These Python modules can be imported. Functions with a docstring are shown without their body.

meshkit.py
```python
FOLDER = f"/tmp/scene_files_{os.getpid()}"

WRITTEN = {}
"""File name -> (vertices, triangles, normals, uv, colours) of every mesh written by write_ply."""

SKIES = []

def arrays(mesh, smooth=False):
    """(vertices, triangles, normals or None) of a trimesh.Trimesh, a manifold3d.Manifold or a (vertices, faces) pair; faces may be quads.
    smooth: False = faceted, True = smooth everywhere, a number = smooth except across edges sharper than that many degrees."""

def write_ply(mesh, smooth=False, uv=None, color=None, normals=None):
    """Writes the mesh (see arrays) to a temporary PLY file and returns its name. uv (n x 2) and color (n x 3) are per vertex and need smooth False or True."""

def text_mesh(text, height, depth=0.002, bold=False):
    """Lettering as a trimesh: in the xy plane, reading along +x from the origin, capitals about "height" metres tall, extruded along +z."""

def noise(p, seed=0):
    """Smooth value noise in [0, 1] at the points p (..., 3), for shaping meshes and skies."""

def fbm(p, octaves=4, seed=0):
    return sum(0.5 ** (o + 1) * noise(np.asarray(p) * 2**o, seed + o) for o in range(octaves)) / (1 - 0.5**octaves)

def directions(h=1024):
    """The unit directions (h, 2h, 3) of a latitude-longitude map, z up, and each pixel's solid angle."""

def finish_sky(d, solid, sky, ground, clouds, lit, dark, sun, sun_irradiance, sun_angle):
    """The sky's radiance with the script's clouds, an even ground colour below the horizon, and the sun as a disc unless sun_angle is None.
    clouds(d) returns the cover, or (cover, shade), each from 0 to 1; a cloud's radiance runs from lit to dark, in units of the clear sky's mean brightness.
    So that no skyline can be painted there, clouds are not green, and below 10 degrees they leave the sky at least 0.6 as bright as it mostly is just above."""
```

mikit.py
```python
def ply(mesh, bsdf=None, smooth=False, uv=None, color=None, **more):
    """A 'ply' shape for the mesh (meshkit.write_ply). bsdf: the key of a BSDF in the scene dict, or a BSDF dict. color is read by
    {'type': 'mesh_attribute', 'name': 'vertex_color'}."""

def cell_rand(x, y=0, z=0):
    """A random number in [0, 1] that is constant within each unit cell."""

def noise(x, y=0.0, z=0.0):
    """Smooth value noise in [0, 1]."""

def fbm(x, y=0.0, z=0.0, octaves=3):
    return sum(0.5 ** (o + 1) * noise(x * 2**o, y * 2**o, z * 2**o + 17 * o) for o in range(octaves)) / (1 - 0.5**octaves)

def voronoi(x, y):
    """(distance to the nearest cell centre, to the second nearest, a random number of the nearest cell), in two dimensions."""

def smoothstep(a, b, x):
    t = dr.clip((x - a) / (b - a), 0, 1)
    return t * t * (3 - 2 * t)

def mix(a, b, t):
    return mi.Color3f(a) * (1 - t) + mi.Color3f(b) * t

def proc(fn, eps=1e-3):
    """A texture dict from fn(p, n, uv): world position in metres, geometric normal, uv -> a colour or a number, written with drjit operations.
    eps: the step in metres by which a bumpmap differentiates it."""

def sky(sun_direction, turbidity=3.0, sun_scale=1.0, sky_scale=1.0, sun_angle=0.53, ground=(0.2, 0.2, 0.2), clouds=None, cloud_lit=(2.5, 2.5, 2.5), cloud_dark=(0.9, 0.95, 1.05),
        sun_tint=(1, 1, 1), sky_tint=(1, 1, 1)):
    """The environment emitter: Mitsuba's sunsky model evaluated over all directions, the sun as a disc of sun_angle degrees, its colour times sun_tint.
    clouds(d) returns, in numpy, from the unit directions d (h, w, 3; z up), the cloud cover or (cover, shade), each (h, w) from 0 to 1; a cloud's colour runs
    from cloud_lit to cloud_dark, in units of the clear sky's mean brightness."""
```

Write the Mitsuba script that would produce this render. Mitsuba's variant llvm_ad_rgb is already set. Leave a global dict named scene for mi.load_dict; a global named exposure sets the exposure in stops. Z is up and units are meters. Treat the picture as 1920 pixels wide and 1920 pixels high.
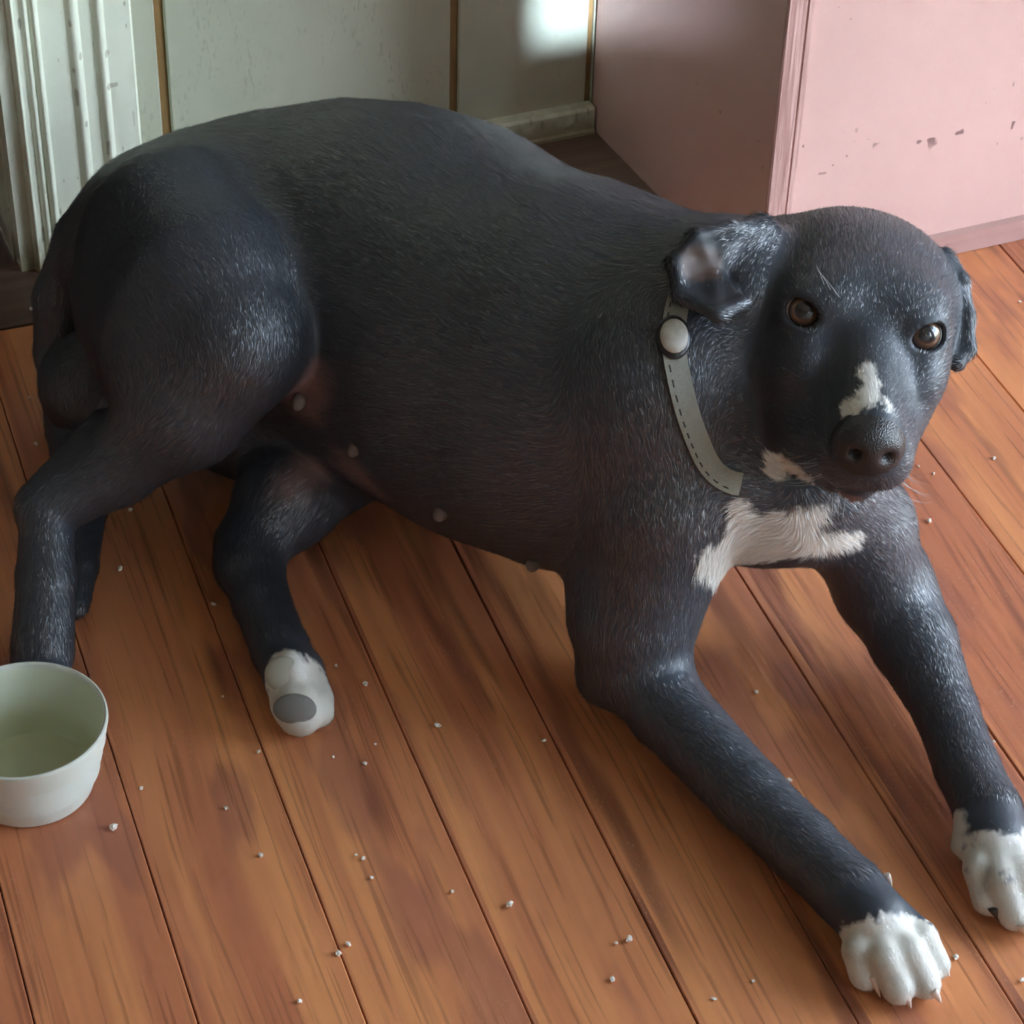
import math, random
import numpy as np
import trimesh
import mitsuba as mi
import drjit as dr
import mikit, meshkit
from mikit import noise, fbm, smoothstep, mix, cell_rand, proc

T = mi.ScalarTransform4f
rng = np.random.default_rng(7)
scene, labels = {}, {}

# ------------------------------------------------------------------ camera, sky, exposure
FWD = np.array([0.30866734, 0.70731909, -0.63594354])
UP = np.array([0.22489244, 0.59536341, 0.77134026])
EYE = np.array([0.0, 0.0, 1.3])
scene['camera'] = {'type': 'perspective', 'fov': 23.2909, 'fov_axis': 'x', 'near_clip': 0.05, 'far_clip': 50.0,
                   'to_world': T().look_at(origin=EYE.tolist(), target=(EYE + FWD).tolist(), up=UP.tolist())}
exposure = 6.9


def clouds(d):
    n = meshkit.fbm(d * np.array([3.0, 3.0, 5.0]), 4, 3)
    return np.clip((n - 0.25) * 2.2, 0.25, 0.9)


# the sun stands low behind the camera's left; it enters only by the added slit window_3 and leaves a pale patch on the planks
SUN = np.array([-0.35, -3.99, 1.78])
scene['sky'] = mikit.sky(SUN / np.linalg.norm(SUN), turbidity=3.0, sun_scale=0.14, sky_scale=1.0, sun_angle=0.55, ground=(0.16, 0.18, 0.14), clouds=clouds,
                         cloud_lit=(2.0, 2.05, 2.15), sky_tint=(0.95, 1.0, 1.05), sun_tint=(0.50, 0.80, 1.60))


# ------------------------------------------------------------------ helpers
def add(key, mesh, bsdf, smooth=False, label=None, cat=None, group=None, kind=None, **kw):
    scene[key] = mikit.ply(mesh, bsdf, smooth=smooth, **kw)
    say(key, label, cat, group, kind)
    return key


def say(key, label=None, cat=None, group=None, kind=None):
    d = {k: v for k, v in (('label', label), ('category', cat), ('group', group), ('kind', kind)) if v}
    if d:
        labels[key] = d


def num(base, i):
    return base if i == 0 else f'{base}_{i:03d}'


def box(x0, x1, y0, y1, z0, z1):
    m = trimesh.creation.box(extents=(x1 - x0, y1 - y0, z1 - z0))
    m.apply_translation(((x0 + x1) / 2, (y0 + y1) / 2, (z0 + z1) / 2))
    return m


def prism(poly, z0, z1):
    """Extrude a counter-clockwise outline in xy from z0 to z1."""
    from shapely.geometry import Polygon
    m = trimesh.creation.extrude_polygon(Polygon(poly), z1 - z0, engine='earcut')
    m.apply_translation((0, 0, z0))
    return m


def strip(section, a, b, up=(0, 0, 1)):
    """Sweep a section [(side, up)] (counter-clockwise seen from b) along the straight line a-b."""
    a, b, up = (np.asarray(q, float) for q in (a, b, up))
    d = b - a
    d /= np.linalg.norm(d)
    side = np.cross(d, up)
    side /= np.linalg.norm(side)
    up = np.cross(side, d)
    n = len(section)
    v = np.array([q + s * side + h * up for q in (a, b) for s, h in section])
    f = [[i, (i + 1) % n, n + (i + 1) % n] for i in range(n)] + [[i, n + (i + 1) % n, n + i] for i in range(n)]
    f += [[0, i + 1, i] for i in range(1, n - 1)] + [[n, n + i, n + i + 1] for i in range(1, n - 1)]
    m = trimesh.Trimesh(v, f, process=False)
    if m.volume < 0:
        m.invert()
    return m


def lathe(profile, n=96):
    m = trimesh.creation.revolve(np.array(profile, float), sections=n)
    return m


def plain(color, rough=0.5, spec=0.5, **kw):
    return {'type': 'twosided', 'bsdf': {'type': 'principled', 'base_color': {'type': 'rgb', 'value': list(color)}, 'roughness': rough, 'specular': spec, **kw}}


# ------------------------------------------------------------------ materials
BD = np.array([0.05444479, 0.99851678])          # along the floor boards
BN = np.array([0.99851678, -0.05444479])         # across them
SEAMS = [0.0793, 0.1808, 0.2858, 0.3892, 0.4930, 0.5941, 0.6995, 0.8075, 0.9183]
SEAMS = [0.0793 - 0.1047 * k for k in range(17, 0, -1)] + SEAMS + [0.9183 + 0.1047 * k for k in range(1, 11)]


def board_color(p, n, uv):
    s = p.x * float(BN[0]) + p.y * float(BN[1])
    t = p.x * float(BD[0]) + p.y * float(BD[1])
    b = dr.floor((s - 0.0793) / 0.1047)
    r1, r2 = cell_rand(b, 5), cell_rand(b, 11)
    tt = t + r1 * 7.0
    wob = (noise(tt * 5.0, s * 9.0, 3.0) - 0.5) * 0.02
    grain = fbm((s + wob) * 55.0, tt * 2.2, b, 4)
    fine = fbm((s + wob * 0.6) * 380.0, tt * 9.0, 4.0, 3)
    broad = fbm(s * 9.0, tt * 1.6, 8.0, 3)
    blot = fbm(s * 24.0, tt * 7.0, 15.0, 4)
    c = mix((0.43, 0.140, 0.064), (0.64, 0.255, 0.094), smoothstep(0.28, 0.72, grain * 0.55 + broad * 0.45 + (r2 - 0.5) * 0.14))
    c = mix(c, (0.30, 0.10, 0.062), smoothstep(0.54, 0.72, blot) * 0.6)
    c = mix(c, (0.155, 0.045, 0.030), smoothstep(0.60, 0.82, fbm((s + wob) * 34.0, tt * 3.2, b + 40.0, 3)) * 0.75)
    c = mix(c, (0.13, 0.035, 0.018), smoothstep(0.60, 0.78, fine) * 0.35)
    chip = smoothstep(0.70, 0.90, fbm(s * 700.0, t * 420.0, 2.0, 2)) * smoothstep(0.5, 0.8, noise(s * 14.0, t * 14.0, 31.0))
    return mix(c, (0.50, 0.25, 0.15), chip * 0.5)


def board_rough(p, n, uv):
    s = p.x * float(BN[0]) + p.y * float(BN[1])
    t = p.x * float(BD[0]) + p.y * float(BD[1])
    return 0.30 + 0.22 * fbm(s * 30.0, t * 12.0, 5.0, 3)


def board_bump(p, n, uv):
    s = p.x * float(BN[0]) + p.y * float(BN[1])
    t = p.x * float(BD[0]) + p.y * float(BD[1])
    return fbm(s * 260.0, t * 12.0, 1.0, 3) * 0.6 + fbm(s * 60.0, t * 40.0, 6.0, 3)


scene['board_wood'] = {'type': 'twosided', 'bsdf': {'type': 'bumpmap', 'arbitrary': proc(board_bump, 5e-4), 'scale': 0.0005, 'bsdf': {
    'type': 'principled', 'base_color': proc(board_color), 'roughness': proc(board_rough), 'specular': 0.45}}}


def threshold_shade_color(p, n, uv):
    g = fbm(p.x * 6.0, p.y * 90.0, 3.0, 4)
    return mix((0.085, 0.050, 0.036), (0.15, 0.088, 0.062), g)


scene['threshold_shade_wood'] = {'type': 'twosided', 'bsdf': {'type': 'principled', 'base_color': proc(threshold_shade_color), 'roughness': 0.45, 'specular': 0.4}}
scene['subfloor'] = plain((0.02, 0.012, 0.010), 0.9, 0.1)


def wall_color(p, n, uv):
    c = mix((0.350, 0.370, 0.288), (0.420, 0.440, 0.348), fbm(p.x * 14.0, p.z * 5.0, 2.0, 3))
    scuff = smoothstep(0.62, 0.85, fbm(p.x * 520.0, p.z * 130.0, 4.0, 2)) * smoothstep(0.45, 0.75, fbm(p.x * 22.0, p.z * 12.0, 9.0, 3))
    c = mix(c, (0.16, 0.17, 0.14), scuff * 0.28)
    return mix(c, (0.40, 0.36, 0.24), smoothstep(0.06, 0.03, p.z) * 0.35)


def wall_bump(p, n, uv):
    return fbm(p.x * 420.0, p.z * 26.0, 2.0, 3)


scene['wall_paint'] = {'type': 'twosided', 'bsdf': {'type': 'bumpmap', 'arbitrary': proc(wall_bump, 5e-4), 'scale': 0.0004, 'bsdf': {
    'type': 'principled', 'base_color': proc(wall_color), 'roughness': 0.38, 'specular': 0.5}}}


def trim_color(p, n, uv):
    c = mix((0.58, 0.63, 0.51), (0.68, 0.72, 0.60), fbm(p.x * 60.0, p.z * 8.0, p.y * 60.0, 3))
    dirt = smoothstep(0.045, 0.0, p.z + (fbm(p.x * 90.0, p.y * 90.0, p.z * 60.0, 3) - 0.5) * 0.03)
    c = mix(c, (0.20, 0.165, 0.085), dirt * 0.85)
    spot = smoothstep(0.82, 0.88, noise(p.x * 160.0, p.z * 90.0, p.y * 160.0))
    return mix(c, (0.19, 0.17, 0.12), spot * 0.5)


def trim_bump(p, n, uv):
    return fbm(p.x * 240.0, p.z * 18.0, p.y * 240.0, 3)


scene['trim_paint'] = {'type': 'twosided', 'bsdf': {'type': 'bumpmap', 'arbitrary': proc(trim_bump, 5e-4), 'scale': 0.0008, 'bsdf': {
    'type': 'principled', 'base_color': proc(trim_color), 'roughness': 0.36, 'specular': 0.5}}}


def batten_color(p, n, uv):
    return mix((0.14, 0.085, 0.03), (0.25, 0.15, 0.058), fbm(p.x * 300.0, p.z * 24.0, 1.0, 3))


scene['batten_wood'] = {'type': 'twosided', 'bsdf': {'type': 'principled', 'base_color': proc(batten_color), 'roughness': 0.6, 'specular': 0.3}}


def pink_color(p, n, uv):
    c = mix((0.50, 0.325, 0.295), (0.55, 0.36, 0.33), fbm(p.x * 12.0, p.z * 12.0, p.y * 12.0, 3))
    nick = smoothstep(0.90, 0.95, noise(p.x * 150.0, p.z * 150.0, p.y * 90.0)) * smoothstep(0.55, 0.7, noise(p.x * 14.0, p.z * 14.0, 5.0))
    return mix(c, (0.13, 0.06, 0.06), nick * 0.8)


def pink_grain(p, n, uv):
    return fbm(p.x * 520.0, p.z * 16.0, p.y * 520.0, 3)


def pink_stile(p, n, uv):
    g = smoothstep(0.35, 0.7, fbm(p.x * 380.0, p.z * 14.0, p.y * 200.0, 3))
    return mix((0.33, 0.19, 0.17), (0.50, 0.32, 0.295), g)


scene['pink_paint'] = {'type': 'twosided', 'bsdf': {'type': 'principled', 'base_color': proc(pink_color), 'roughness': 0.33, 'specular': 0.5}}
scene['pink_trim_paint'] = {'type': 'twosided', 'bsdf': {'type': 'bumpmap', 'arbitrary': proc(pink_grain, 4e-4), 'scale': 0.0012, 'bsdf': {
    'type': 'principled', 'base_color': proc(pink_stile), 'roughness': 0.38, 'specular': 0.5}}}
scene['pink_rail_paint'] = {'type': 'twosided', 'bsdf': {'type': 'principled', 'base_color': proc(lambda p, n, uv: mix((0.33, 0.19, 0.17), (0.39, 0.23, 0.205), fbm(p.x * 14.0, p.z * 300.0, p.y * 40.0, 3))), 'roughness': 0.36, 'specular': 0.5}}
scene['room_paint'] = plain((0.60, 0.60, 0.56), 0.7, 0.3)
scene['ceiling_paint'] = plain((0.65, 0.65, 0.62), 0.8, 0.2)
scene['dark_wood_wall'] = plain((0.22, 0.17, 0.14), 0.6, 0.3)
scene['dark_door_paint'] = plain((0.035, 0.026, 0.022), 0.5, 0.4)

# ------------------------------------------------------------------ room shell
YW = 1.9894                                       # face of the wall planks
add('floor', box(-2.3, 2.2, -2.1, 3.0, -0.08, -0.022), 'subfloor', kind='structure')
brng = np.random.default_rng(3)
for i in range(len(SEAMS) - 1):
    s0, s1 = SEAMS[i] + 0.0004, SEAMS[i + 1] - 0.0004
    mid = (s0 + s1) / 2
    t0 = -2.05
    t1 = (1.8440 if mid < 1.0 else 1.972 + 0.0) + (0.0545 * mid)
    lift = brng.uniform(-0.0004, 0.0004)
    h = (s1 - s0) / 2
    c = 0.0008
    sec = [(-h, -0.021), (h, -0.021), (h, -c), (h - c, 0), (-h + c, 0), (-h, -c)]
    a = np.append(BN * mid + BD * t0, lift)
    e = np.append(BN * mid + BD * t1, lift)
    add(num('floor__board', i), strip(sec, a, e), 'board_wood')
add('floor__threshold_and_shade', box(-1.3, 0.955, 1.8465, 2.075, -0.021, 0.0), 'threshold_shade_wood')  # door threshold, carried on to the cabinet as a dark strip for floor shade

add('wall_back', trimesh.util.concatenate([box(0.39, 2.15, YW + 0.012, YW + 0.11, 0, 2.6), box(-2.25, -0.55, YW, YW + 0.11, 0, 2.6), box(-0.55, 0.39, YW, YW + 0.11, 2.1, 2.6)]), 'room_paint', kind='structure')
GROOVES = [(0.4980, 0.5070), (0.7876, 0.7958), (0.9338, 0.9395), (1.215, 1.225), (1.495, 1.505), (1.78, 1.79)]
xs = [0.395] + [g for q in GROOVES for g in q] + [2.1]
for i in range(len(xs) // 2):
    x0, x1 = xs[2 * i], xs[2 * i + 1]
    c = 0.0015
    poly = [(x0, YW + 0.012), (x0, YW + c), (x0 + c, YW), (x1 - c, YW), (x1, YW + c), (x1, YW + 0.012)]
    add(num('wall_back__plank', i), prism(poly[::-1], 0.0, 2.6), 'wall_paint')
for i, (x0, x1) in enumerate(GROOVES):
    add(num('wall_back__joint_batten', i), box(x0 + 1e-4, x1 - 1e-4, YW + 0.004, YW + 0.012, 0.0, 2.6), 'batten_wood', label='bare brown batten in the joint between wall planks' if i == 0 else None)
# low baseboard with a ledge and a quarter-round foot
sk = [(0, 0.0), (0.0174, 0.0), (0.0174, 0.0035), (0.0150, 0.0055), (0.0150, 0.0262), (0.0125, 0.0292), (0, 0.0292)]
add('baseboard_back', strip([(a, b) for a, b in sk], (0.47, YW, 0), (0.9385, YW, 0)), 'trim_paint', kind='structure')

# door casing with beads, its jamb and the dark door behind it
def bead(x0, x1, y, h=0.0035, n=7):
    return [(x0 + (x1 - x0) * k / n, y - h * math.sin(math.pi * k / n)) for k in range(n + 1)]


yc = 1.9235
front = [(0.3525, yc + 0.004)] + bead(0.3535, 0.3585, yc, 0.003) + bead(0.3635, 0.3705, yc + 0.001, 0.0035) + bead(0.3715, 0.3790, yc + 0.001, 0.0040) + [(0.3800, yc + 0.004), (0.4030, yc + 0.004)]
front += bead(0.4040, 0.4145, yc + 0.003, 0.0035) + [(0.4155, yc + 0.0045), (0.4262, yc + 0.0045)] + bead(0.4270, 0.4375, yc + 0.003, 0.0035) + [(0.4385, yc + 0.003), (0.4600, yc + 0.003), (0.4625, yc + 0.006)]
poly = front + [(0.4625, YW + 0.001), (0.3525, YW + 0.001)]
add('trim_1', prism(poly[::-1], 0.0, 2.2), 'trim_paint', smooth=35, kind='structure', label='cream fluted door casing, scuffed at its foot')
add('trim_1__jamb', box(0.338, 0.3512, yc + 0.0265, 2.09, 0.0, 2.1), 'trim_paint')
add('trim_1__jamb_edge', box(0.340, 0.3523, yc + 0.005, yc + 0.025, 0.0, 2.1), 'trim_paint')
add('door_1', box(-0.55, 0.337, 2.035, 2.075, 0.006, 2.1), 'dark_door_paint', kind='structure')
add('door_1__bottom_rail', box(-0.54, 0.336, 2.020, 2.035, 0.006, 0.03), 'trim_paint')

add('ceiling', box(-2.3, 2.2, -2.1, 2.1, 2.6, 2.66), 'ceiling_paint', kind='structure')
add('wall_left', box(-2.3, -2.2, -2.1, 2.1, 0, 2.6), 'dark_wood_wall', kind='structure')
W3 = (0.520, 0.618, 1.892, 2.20)  # added opening out of view, shaped to throw the pale sun patch
add('wall_front', trimesh.util.concatenate([box(-2.2, W3[0], -2.1, -2.0, 0, 2.6), box(W3[1], 2.1, -2.1, -2.0, 0, 2.6), box(W3[0], W3[1], -2.1, -2.0, 0, W3[2]), box(W3[0], W3[1], -2.1, -2.0, W3[3], 2.6)]), 'room_paint', kind='structure')
add('unseen_window_3', trimesh.util.concatenate([box(W3[0] - .04, W3[0] - .001, -1.999, -1.985, W3[2] - .04, W3[3] + .04), box(W3[1] + .001, W3[1] + .04, -1.999, -1.985, W3[2] - .04, W3[3] + .04)]), 'room_paint', kind='structure')
WINS = [(0.10, 1.24, 0.06, 2.05), (-1.80, -0.90, 0.90, 2.15)]  # the second is an added window, out of view, for fill light
XR = 1.85
ys = [-2.1] + sorted(q for w in WINS for q in w[:2]) + [2.1]
wr_ = [box(XR, XR + .1, ys[2 * i], ys[2 * i + 1], 0, 2.6) for i in range(len(ys) // 2)]
for y0, y1, z0, z1 in WINS:
    wr_ += [box(XR, XR + .1, y0, y1, 0, z0), box(XR, XR + .1, y0, y1, z1, 2.6)]
add('wall_right', trimesh.util.concatenate(wr_), 'room_paint', kind='structure')
add('wall_right__added_sky_blocker', box(XR + .1, 2.95, -0.25, 1.9, 2.07, 2.13), 'room_paint')  # added slab out of view, shuts off the high sky from the opening
for i, (y0, y1, z0, z1) in enumerate(WINS):
    fr_ = [box(XR + .02, XR + .07, y0, y1, z0, z0 + 0.04), box(XR + .02, XR + .07, y0, y1, z1 - 0.04, z1), box(XR + .02, XR + .07, y0, y0 + 0.04, z0 + 0.04, z1 - 0.04), box(XR + .02, XR + .07, y1 - 0.04, y1, z0 + 0.04, z1 - 0.04)]
    add(f'unseen_window_{i + 1}', trimesh.util.concatenate(fr_), 'room_paint', kind='structure')

# ------------------------------------------------------------------ pink cabinet
CX0, CXB, CY, CX1 = 0.9612, 0.9402, 1.652, 1.62
say('cabinet', 'dusty pink painted wooden cabinet standing against the plank wall behind the dog', 'cabinet')
add('cabinet__side_panel', prism([(CXB, 1.985), (CX0, CY + 0.004), (CX0 + 0.018, CY + 0.004), (CXB + 0.018, 1.985)], 0.0, 0.86), 'pink_paint')
add('cabinet__body', prism([(CXB + 0.02, 1.985), (CX0 + 0.02, CY + 0.012), (CX1, CY + 0.012), (CX1, 1.985)], 0.002, 0.86), 'pink_paint')
st = [(CX0, CY + 0.010), (CX0, CY + 0.0015), (CX0 + 0.0015, CY), (CX0 + 0.0175, CY), (CX0 + 0.0185, CY + 0.0012), (CX0 + 0.0195, CY + 0.0012), (CX0 + 0.0205, CY), (CX0 + 0.0262, CY + 0.0006), (CX0 + 0.0280, CY + 0.0045), (CX0 + 0.0280, CY + 0.010)]
add('cabinet__stile', prism(st[::-1], 0.0, 0.86), 'pink_trim_paint', label='grained pink corner stile')
add('cabinet__bottom_rail', strip([(0, 0.0), (0.010, 0.0), (0.010, 0.0225), (0.0055, 0.0258), (0, 0.0258)], (CX0 + 0.028, CY + 0.010, 0.0005), (CX1, CY + 0.010, 0.0005)), 'pink_rail_paint')
add('cabinet__door', box(CX0 + 0.0282, CX1 - 0.03, CY + 0.0042, CY + 0.0115, 0.0262, 0.82), 'pink_paint', label='flat pink door panel with small nicks')
add('cabinet__top', box(0.93, CX1 + 0.01, CY - 0.015, 1.985, 0.86, 0.885), 'pink_paint')

# ------------------------------------------------------------------ the dog: one continuous skin from a signed distance field
VOX = 0.0025
V = lambda *a: np.array(a, float)  # noqa: E731
PRIMS = []                                        # (kind, data, blend radius, fur direction); a negative blend radius carves


def ball(a, r, k=0.03, flow=None):
    PRIMS.append(('cone', (V(*a), V(*a) + 1e-6, r, r), k, flow))


def bone(a, b, ra, rb, k=0.03, flow=None):
    a, b = V(*a), V(*b)
    PRIMS.append(('cone', (a, b, ra, rb), k, (b - a) / np.linalg.norm(b - a) if flow is None else flow))


def chain(pts, k=0.03, k0=None):
    """pts: [(point, radius)], the fur runs from the first point to the last."""
    for i in range(len(pts) - 1):
        bone(pts[i][0], pts[i + 1][0], pts[i][1], pts[i + 1][1], k if i or k0 is None else k0)


def egg(c, axes, rad, k=0.02, flow=None):
    PRIMS.append(('egg', (V(*c), np.asarray(axes, float), V(*rad)), k, flow))


def sheet(a, b, c, th, k=0.006, flow=None):
    PRIMS.append(('tri', (V(*a), V(*b), V(*c), th), k, flow))


def dist(prim, p):
    kind, d = prim[0], prim[1]
    if kind == 'cone':
        a, b, ra, rb = d
        ba = b - a
        h = np.clip(((p - a) @ ba) / (ba @ ba), 0, 1)
        return np.linalg.norm(p - a - h[:, None] * ba, axis=1) - (ra + (rb - ra) * h)
    if kind == 'egg':
        c, ax, r = d
        q = (p - c) @ ax.T
        k0 = np.linalg.norm(q / r, axis=1)
        k1 = np.linalg.norm(q / r**2, axis=1)
        return k0 * (k0 - 1.0) / np.maximum(k1, 1e-9)
    a, b, c, th = d
    n = np.cross(b - a, a - c)
    out = np.full(len(p), 1e9)
    inside = np.ones(len(p), bool)
    for u, w in ((a, b), (b, c), (c, a)):
        e = w - u
        h = np.clip(((p - u) @ e) / (e @ e), 0, 1)
        out = np.minimum(out, ((p - u - h[:, None] * e)**2).sum(1))
        inside &= ((p - u) @ np.cross(e, n)) >= 0
    pl = ((p - a) @ n)**2 / (n @ n)
    return np.sqrt(np.where(inside, pl, out)) - th


def blend(total, d, k):
    if k < 0:                                     # carve
        k = -k
        h = np.clip(0.5 - 0.5 * (total + d) / k, 0, 1)
        return total + (-d - total) * h + k * h * (1 - h)
    h = np.clip(0.5 + 0.5 * (total - d) / k, 0, 1)
    return total + (d - total) * h - k * h * (1 - h)


def field(p, which=None):
    total = np.full(len(p), 1.0)
    for i in range(len(PRIMS)) if which is None else which:
        total = blend(total, dist(PRIMS[i], p), PRIMS[i][2])
    return total


# --- trunk, from the rump to the chest (the dog lies on its left hip, chest upright)
trunk = [((0.4471, 1.6600, 0.1500), .112), ((0.4877, 1.6435, 0.1520), .119), ((0.5369, 1.6184, 0.1500), .1345), ((0.5621, 1.5790, 0.1550), .145), ((0.5876, 1.5303, 0.1580), .151), ((0.6223, 1.4389, 0.1670), .145), ((0.6500, 1.3639, 0.1780), .139)]
chain(trunk[::-1], k=.02)
chain([((0.7083, 1.2522, 0.1850), .078), ((0.6555, 1.3735, 0.1800), .128)], k=.03)                     # brisket
chain([((0.7376, 1.2147, 0.1600), .050), ((0.7050, 1.2435, 0.1750), .068)], k=.02)
bone((0.7204, 1.3007, 0.2450), (0.6704, 1.3751, 0.2050), .090, .118, .03)                                # neck
bone((0.8000, 1.3171, 0.2360), (0.7204, 1.3007, 0.2450), .078, .090, .02)
bone((0.7893, 1.2946, 0.1850), (0.7307, 1.2472, 0.1750), .062, .060, .03)                               # throat
# --- right front leg
chain([((0.6844, 1.3540, 0.2520), .058), ((0.6621, 1.2803, 0.2380), .074), ((0.6576, 1.2377, 0.1680), .062), ((0.6265, 1.2010, 0.0550), .038)], k=.012, k0=.03)
bone((0.6446, 1.2588, 0.1200), (0.6247, 1.2192, 0.0800), .050, .042, .02)
ball((0.6005, 1.2056, 0.0300), .013, .025)
chain([((0.6293, 1.2010, 0.0460), .038), ((0.6336, 1.1559, 0.0370), .030), ((0.6517, 1.0623, 0.0320), .0265), ((0.6654, 1.0065, 0.0300), .0248), ((0.6757, 0.9557, 0.0300), .0245), ((0.6808, 0.9270, 0.0280), .0245)], k=.004, k0=.012)
# --- left front leg
chain([((0.7637, 1.1948, 0.1850), .045), ((0.8013, 1.1966, 0.1300), .040), ((0.8253, 1.1871, 0.0700), .036)], k=.012, k0=.03)
chain([((0.8276, 1.1895, 0.0700), .036), ((0.8305, 1.1447, 0.0500), .0325), ((0.8231, 1.0811, 0.0380), .0235), ((0.8109, 1.0284, 0.0330), .0230), ((0.8033, 0.9857, 0.0320), .0235), ((0.7961, 0.9624, 0.0280), .0245)], k=.004, k0=.012)
# --- right hind leg (uppermost): thigh, knee, shank, hock, metatarsus
chain([((0.4052, 1.6042, 0.2150), .075), ((0.4050, 1.5184, 0.2150), .074), ((0.4103, 1.4681, 0.2150), .050)], k=.02, k0=.03)
bone((0.3751, 1.5755, 0.1800), (0.3705, 1.4945, 0.1800), .060, .056, .03)
chain([((0.4091, 1.4651, 0.2100), .048), ((0.3685, 1.4628, 0.1650), .044), ((0.3142, 1.4746, 0.1150), .028), ((0.2592, 1.4711, 0.0900), .0205)], k=.012, k0=.02)
bone((0.3120, 1.5080, 0.1300), (0.2515, 1.4764, 0.0950), .012, .0145, .02)
chain([((0.2554, 1.4683, 0.0880), .0205), ((0.2431, 1.4335, 0.0600), .0215), ((0.2272, 1.3917, 0.0300), .0235)], k=.006)
# --- left hind leg, lying under the belly
chain([((0.4400, 1.5829, 0.0800), .070), ((0.4899, 1.5158, 0.0600), .055)], k=.02)
chain([((0.5000, 1.5120, 0.0600), .052), ((0.4488, 1.4753, 0.0470), .042), ((0.4090, 1.4447, 0.0330), .028), ((0.3990, 1.4248, 0.0300), .0260)], k=.008, k0=.015)
chain([((0.4017, 1.4306, 0.0300), .0260), ((0.3957, 1.3827, 0.0270), .0220), ((0.3933, 1.3299, 0.0260), .0215), ((0.3926, 1.2988, 0.0260), .0215)], k=.004, k0=.008)
ball((0.3370, 1.6436, 0.0700), .045, .02)
# --- tail
chain([((0.3954, 1.6985, 0.1900), .036), ((0.3654, 1.7239, 0.1500), .033), ((0.3380, 1.7285, 0.1000), .0265), ((0.3298, 1.7164, 0.0550), .0250), ((0.3180, 1.6446, 0.0300), .0235), ((0.2986, 1.5476, 0.0240), .0190), ((0.2794, 1.4850, 0.0180), .0140), ((0.2664, 1.4454, 0.0130), .0095)], k=.004, k0=.03)

NECK_PRIMS = [i for i in range(len(PRIMS))]
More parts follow.
